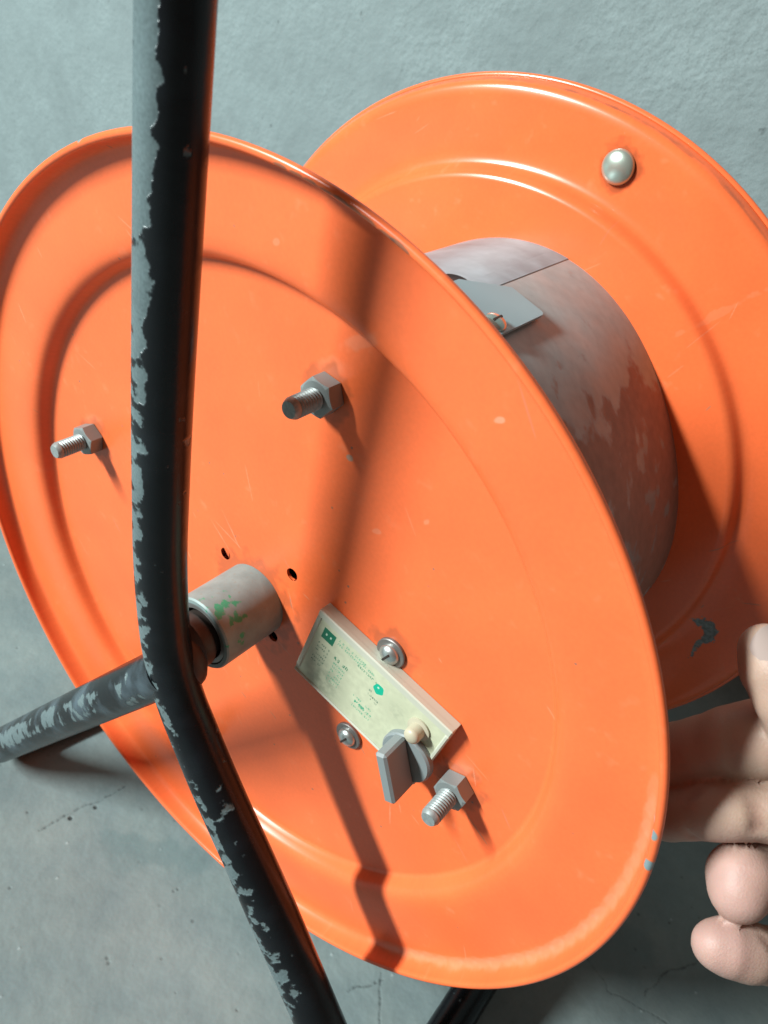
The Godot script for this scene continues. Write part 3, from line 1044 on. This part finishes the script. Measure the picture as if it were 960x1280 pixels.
	var y0 := -lh / 2 + 0.0195
	var y1 := lh / 2 - 0.0075
	var P := func(x: float, y: float, z: float) -> Vector3:
		return W(mid.x, mid.y, z) + U1 * x * R + U2 * y * R
	s.flat(P.call(x0, y0, -0.0558), P.call(x1, y0, -0.0558), P.call(x1, y1, -0.0558), P.call(x0, y1, -0.0558), AX)
	var lmat := tmat(ImageTexture.create_from_image(im), 0.38)
	obj("label", s, lmat, root)
	# indicator button
	var bp := Vector2(-0.497, 0.070)
	s = Shape.new()
	var dm := [Vector2(0.027, 0.0), Vector2(0.027, 0.004), Vector2(0.0185, 0.006), Vector2(0.0180, 0.026)]
	for i in 7:
		var t := i / 6.0 * PI / 2
		dm.append(Vector2(0.0180 * cos(t), 0.026 + 0.011 * sin(t)))
	var prof := []
	for q in dm:
		prof.append(q * R)
	lathe(s, W(bp.x, bp.y, -0.0555), (AX + U2 * 0.0).normalized(), XD, prof, 28, 35.0)
	obj("button", s, mat(Color(0.42, 0.38, 0.28), 0.45), root)
	# rotary switch: disc and bar handle
	var kc := Vector2(-0.478, 0.158)
	var grey := mat(Color(0.185, 0.210, 0.214), 0.5)
	s = Shape.new()
	lathe(s, W(kc.x, kc.y, -0.0555), AX, XD, [Vector2(0.062, 0.0) * R, Vector2(0.062, 0.012) * R, Vector2(0.058, 0.017) * R, Vector2(0.0, 0.017) * R], 44, 30.0)
	obj("switch_disc", s, grey, root)
	s = Shape.new()
	var hd := Wd(Vector3(-0.24, 0.97, 0.0))
	hd = (hd - AX * hd.dot(AX)).normalized()
	var kb := Basis(hd, AX.cross(hd), AX)
	bevel_box(s, W(kc.x, kc.y, -0.004), kb, Vector3(0.064, 0.0145, 0.036) * R, 0.0055 * R)
	obj("switch_handle", s, grey, root)

# ====================================================================== the person's hand
const HAND := {
	"index": [[-0.865, 0.075, -0.237, 0.0584], [-0.961, -0.046, -0.205, 0.0600], [-0.994, -0.089, -0.203, 0.0569], [-1.031, -0.133, -0.205, 0.0587], [-1.067, -0.149, -0.225, 0.0636], [-1.111, -0.155, -0.251, 0.0606], [-1.233, -0.096, -0.363, 0.0682]],
	"middle": [[-0.909, 0.139, -0.183, 0.0434], [-0.983, 0.028, -0.142, 0.0443], [-1.010, -0.002, -0.136, 0.0433], [-1.044, -0.038, -0.134, 0.0476], [-1.070, -0.051, -0.148, 0.0506], [-1.101, -0.054, -0.168, 0.0491], [-1.132, -0.053, -0.190, 0.0538], [-1.174, -0.047, -0.226, 0.0541], [-1.297, 0.020, -0.361, 0.0653]],
	"ring": [[-1.128, 0.064, -0.094, 0.0490], [-1.123, 0.055, -0.117, 0.0556], [-1.140, 0.072, -0.170, 0.0536], [-1.198, 0.163, -0.298, 0.0614], [-1.278, 0.183, -0.380, 0.0656], [-1.359, 0.144, -0.391, 0.0677]],
	"little": [[-1.125, 0.144, -0.037, 0.0377], [-1.142, 0.146, -0.048, 0.0451], [-1.173, 0.158, -0.071, 0.0467], [-1.206, 0.176, -0.101, 0.0430], [-1.251, 0.197, -0.147, 0.0485], [-1.340, 0.229, -0.274, 0.0549], [-1.411, 0.212, -0.377, 0.0618]],
	"thumb": [[-1.027, -0.313, -0.241, 0.0429], [-1.049, -0.292, -0.232, 0.0517], [-1.089, -0.260, -0.217, 0.0550], [-1.123, -0.227, -0.217, 0.0601], [-1.176, -0.185, -0.225, 0.0640], [-1.297, -0.066, -0.339, 0.0816]],
}
const PALM := [[[-1.233, -0.096, -0.363, 0.0682], [-1.542, 0.061, -0.547, 0.1084]], [[-1.297, 0.020, -0.361, 0.0653], [-1.542, 0.061, -0.547, 0.1084]], [[-1.359, 0.144, -0.391, 0.0677], [-1.549, 0.080, -0.539, 0.1084]], [[-1.411, 0.212, -0.377, 0.0618], [-1.563, 0.116, -0.541, 0.1021]], [[-1.297, -0.066, -0.339, 0.0816], [-1.542, 0.061, -0.547, 0.1084]], [[-1.551, 0.085, -0.555, 0.1240], [-1.681, 0.141, -0.675, 0.1475]]]
var creases := [[W(-1.088, -0.118, -0.134), W(-1.111, -0.066, -0.117)], [W(-1.096, -0.124, -0.145), W(-1.121, -0.064, -0.123)], [W(-1.003, -0.068, -0.117), W(-1.031, -0.003, -0.098)], [W(-1.014, -0.076, -0.121), W(-1.038, -0.016, -0.103)], [W(-1.018, -0.204, -0.172), W(-1.052, -0.139, -0.143)], [W(-1.181, 0.087, -0.082), W(-1.221, 0.170, -0.059)], [W(-1.075, -0.322, -0.177), W(-1.055, -0.274, -0.146)]]
var arm_path := [W(-1.653, 0.132, -0.652), W(-1.809, 0.206, -0.797), W(-2.074, 0.319, -1.021), W(-2.368, 0.447, -1.264)]
const ARM_R := [0.0177, 0.0262, 0.0319, 0.0388]

var g0: Vector3
var gn: Vector3i
const CELL := 0.00115

func capsule_field(f: PackedFloat32Array, bones: Array, k: float) -> void:
	for bn in bones:
		var a := W(bn[0][0], bn[0][1], bn[0][2])
		var b := W(bn[1][0], bn[1][1], bn[1][2])
		var r0: float = bn[0][3] * R
		var r1: float = bn[1][3] * R
		var mg := maxf(r0, r1) + 0.009
		var lo := (a.min(b) - Vector3.ONE * mg - g0) / CELL
		var hi := (a.max(b) + Vector3.ONE * mg - g0) / CELL
		var ab := b - a
		var l2 := ab.length_squared()
		for z in range(maxi(0, int(lo.z)), mini(gn.z, int(hi.z) + 1)):
			for y in range(maxi(0, int(lo.y)), mini(gn.y, int(hi.y) + 1)):
				var row := (z * gn.y + y) * gn.x
				for x in range(maxi(0, int(lo.x)), mini(gn.x, int(hi.x) + 1)):
					var p := g0 + Vector3(x, y, z) * CELL
					var t := clampf((p - a).dot(ab) / l2, 0.0, 1.0)
					var d := (p - a - ab * t).length() - lerpf(r0, r1, t)
					var o := f[row + x]
					var h := maxf(k - absf(o - d), 0.0) / k
					f[row + x] = minf(o, d) - h * h * k * 0.25

func make_person() -> void:
	# body: one skin, meshed as surface nets from smoothly joined tapered bones
	var lo := Vector3.ONE * 9.0
	var hi := -lo
	for key in HAND:
		for q in HAND[key]:
			lo = lo.min(W(q[0], q[1], q[2]) - Vector3.ONE * q[3] * R); hi = hi.max(W(q[0], q[1], q[2]) + Vector3.ONE * q[3] * R)
	for bn in PALM:
		for q in bn:
			lo = lo.min(W(q[0], q[1], q[2]) - Vector3.ONE * q[3] * R); hi = hi.max(W(q[0], q[1], q[2]) + Vector3.ONE * q[3] * R)
	g0 = lo - Vector3.ONE * 0.006
	var ext := (hi - lo + Vector3.ONE * 0.012) / CELL
	gn = Vector3i(int(ext.x) + 2, int(ext.y) + 2, int(ext.z) + 2)
	var total := gn.x * gn.y * gn.z
	var palm := PackedFloat32Array()
	palm.resize(total)
	palm.fill(0.5)
	capsule_field(palm, PALM, 0.008)
	var all := palm.duplicate()
	for key in HAND:
		var f := PackedFloat32Array()
		f.resize(total)
		f.fill(0.5)
		var q: Array = HAND[key]
		var bones := []
		for i in q.size() - 1:
			bones.append([q[i], q[i + 1]])
		capsule_field(f, bones, 0.0022)
		var flo := Vector3.ONE * 9.0
		var fhi := -flo
		for c in q:
			flo = flo.min(W(c[0], c[1], c[2]) - Vector3.ONE * (c[3] * R + 0.009)); fhi = fhi.max(W(c[0], c[1], c[2]) + Vector3.ONE * (c[3] * R + 0.009))
		flo = (flo - g0) / CELL
		fhi = (fhi - g0) / CELL
		for z in range(maxi(0, int(flo.z)), mini(gn.z, int(fhi.z) + 1)):
			for y in range(maxi(0, int(flo.y)), mini(gn.y, int(fhi.y) + 1)):
				for x in range(maxi(0, int(flo.x)), mini(gn.x, int(fhi.x) + 1)):
					var i := (z * gn.y + y) * gn.x + x
					if f[i] < 0.4:
						var o := palm[i]
						var d := f[i]
						var h := maxf(0.006 - absf(o - d), 0.0) / 0.006
						var e := minf(o, d) - h * h * 0.0015
						var h2 := maxf(0.0007 - absf(all[i] - e), 0.0) / 0.0007
						all[i] = minf(all[i], e) - h2 * h2 * 0.000175
	# knuckle creases: shallow grooves pressed into the field
	for e in creases:
		var glo: Vector3 = (e[0].min(e[1]) - Vector3.ONE * 0.004 - g0) / CELL
		var ghi: Vector3 = (e[0].max(e[1]) + Vector3.ONE * 0.004 - g0) / CELL
		for z in range(int(glo.z), int(ghi.z) + 1):
			for y in range(int(glo.y), int(ghi.y) + 1):
				for x in range(int(glo.x), int(ghi.x) + 1):
					var p := g0 + Vector3(x, y, z) * CELL
					var d := p.distance_to(Geometry3D.get_closest_point_to_segment(p, e[0], e[1]))
					all[(z * gn.y + y) * gn.x + x] += 0.00075 * clampf(1.0 - d / 0.0024, 0.0, 1.0)
	# surface nets
	var index := PackedInt32Array()
	index.resize(total)
	index.fill(-1)
	var vs := PackedVector3Array()
	var ns := PackedVector3Array()
	var st: Array = [1, gn.x, gn.x * gn.y]
	for z in gn.z - 1:
		for y in gn.y - 1:
			for x in gn.x - 1:
				var i := (z * gn.y + y) * gn.x + x
				if all[i] > 0.02:
					continue
				var inside := 0
				var c := []
				for k in 8:
					var v: float = all[i + (k & 1) + ((k >> 1) & 1) * gn.x + (k >> 2) * st[2]]
					c.append(v)
					inside += 1 if v < 0.0 else 0
				if inside == 0 or inside == 8:
					continue
				var sum := Vector3.ZERO
				var cnt := 0
				for e in NET_EDGES:
					var v0: float = c[e[0]]
					var v1: float = c[e[1]]
					if (v0 < 0.0) != (v1 < 0.0):
						var t := v0 / (v0 - v1)
						var p0 := Vector3(e[0] & 1, (e[0] >> 1) & 1, e[0] >> 2)
						var p1 := Vector3(e[1] & 1, (e[1] >> 1) & 1, e[1] >> 2)
						sum += p0.lerp(p1, t)
						cnt += 1
				index[i] = vs.size()
				ns.append(Vector3(c[1] + c[3] + c[5] + c[7] - c[0] - c[2] - c[4] - c[6], c[2] + c[3] + c[6] + c[7] - c[0] - c[1] - c[4] - c[5], c[4] + c[5] + c[6] + c[7] - c[0] - c[1] - c[2] - c[3]).normalized())
				vs.append(g0 + (Vector3(x, y, z) + sum / cnt) * CELL)
	var faces := PackedInt32Array()
	for z in range(1, gn.z - 1):
		for y in range(1, gn.y - 1):
			for x in range(1, gn.x - 1):
				var i := (z * gn.y + y) * gn.x + x
				if index[i] < 0 and absf(all[i]) > 0.004:
					continue
				for ax in 3:
					var s0 := all[i] < 0.0
					var s1 := all[i + st[ax]] < 0.0
					if s0 == s1:
						continue
					var u: int = st[(ax + 1) % 3]
					var w: int = st[(ax + 2) % 3]
					var q := [index[i], index[i - u], index[i - u - w], index[i - w]]
					if q.min() < 0:
						continue
					if s0:
						q.reverse()
					faces.append_array([q[0], q[1], q[2], q[0], q[2], q[3]])
	var skin_noise := FastNoiseLite.new()
	skin_noise.seed = 9
	skin_noise.frequency = 90.0
	skin_noise.fractal_octaves = 3
	var surf := SurfaceTool.new()
	surf.begin(Mesh.PRIMITIVE_TRIANGLES)
	var ring_tip := W(-1.116, 0.026, -0.061)
	var little_tip := W(-1.129, 0.110, -0.007)
	var spot := W(-1.006, -0.335, -0.184)
	for i in vs.size():
		var p := vs[i]
		var c := Color(0.385, 0.258, 0.198)
		var pink := maxf(clampf(1.5 - p.distance_to(ring_tip) / 0.012, 0, 1), clampf(1.5 - p.distance_to(little_tip) / 0.012, 0, 1))
		c = c.lerp(Color(0.40, 0.243, 0.208), pink)
		c = c * (1.0 + 0.12 * skin_noise.get_noise_3dv(p))
		for e in creases:
			var d := p.distance_to(Geometry3D.get_closest_point_to_segment(p, e[0], e[1]))
			if d < 0.003:
				c = c.lerp(Color(0.27, 0.135, 0.105), clampf(1.0 - d / 0.0019, 0, 1) * 0.5)
		c = c.lerp(Color(0.39, 0.235, 0.185), clampf(skin_noise.get_noise_3dv(p * 0.35 + Vector3.ONE) * 1.6, 0, 1) * 0.7)
		c = c.lerp(Color(0.20, 0.13, 0.13), clampf(1.6 - p.distance_to(spot) / 0.0016, 0, 1) * 0.8)
		surf.set_color(c)
		surf.set_normal(ns[i].normalized())
		surf.add_vertex(p)
	for k in faces:
		surf.add_index(k)
	var arm := Shape.new()     # the forearm goes on out of the picture
	sweep(arm, arm_path, ARM_R, Vector3.UP, 40)
	for k in arm.v.size():
		surf.set_color(Color(0.385, 0.258, 0.198))
		surf.set_normal(arm.n[k])
		surf.add_vertex(arm.v[k])
		surf.add_index(vs.size() + k)
	var skin := StandardMaterial3D.new()
	skin.vertex_color_use_as_albedo = true
	skin.roughness = 0.52
	skin.metallic_specular = 0.42
	skin.subsurf_scatter_enabled = true
	skin.subsurf_scatter_strength = 0.12
	var sn := noise(256, 801, 0.09, 3, true)
	skin.uv1_triplanar = true
	skin.uv1_world_triplanar = true
	skin.uv1_scale = Vector3.ONE * 55.0
	skin.normal_enabled = true
	skin.normal_texture = bumps(256, 256, sn, 2.0)
	skin.normal_scale = 0.5
	var o := MeshInstance3D.new()
	o.name = "person"
	o.mesh = surf.commit()
	o.material_override = skin
	o.set_meta("label", "person's bare hand at right edge with fingers reaching behind the orange rim")
	o.set_meta("category", "person")
	add_child(o, true)
	# thumb nail: a curved plate let into the skin
	var root := W(-1.049, -0.292, -0.232)
	var tip := W(-1.027, -0.313, -0.241)
	var along := (tip - root).normalized()
	var face := Vector3(0.40, 0.72, 0.55)
	face = (face - along * face.dot(along)).normalized()
	var side := along.cross(face)
	var s := Shape.new()
	var rr := 0.0475 * R
	for i in 10:
		for j in 10:
			var p := []
			var nn := []
			for e in [[0, 0], [1, 0], [1, 1], [0, 1]]:
				var a := lerpf(-1.0, 1.0, float(i + e[0]) / 10)
				var l := lerpf(-0.005, 0.0058, float(j + e[1]) / 10)
				var d := (face * cos(a) + side * sin(a)).normalized()
				var fj := absf(float(j + e[1]) / 5.0 - 1.0)
				var round_ := 1.0 - 0.45 * a * a * fj
				p.append(tip + along * l * round_ + d * (rr + 0.00045 - 0.0022 * pow(maxf(0.0, l / 0.0058), 3.0) - 0.0009 * pow(absf(a), 6.0) - 0.0010 * pow(maxf(0.0, -l / 0.005), 6.0)))
				nn.append(d)
			s.quad(p, nn)
	obj("thumbnail", s, mat(Color(0.37, 0.285, 0.255), 0.34), o)

const NET_EDGES := [[0, 1], [2, 3], [4, 5], [6, 7], [0, 2], [1, 3], [4, 6], [5, 7], [0, 4], [1, 5], [2, 6], [3, 7]]
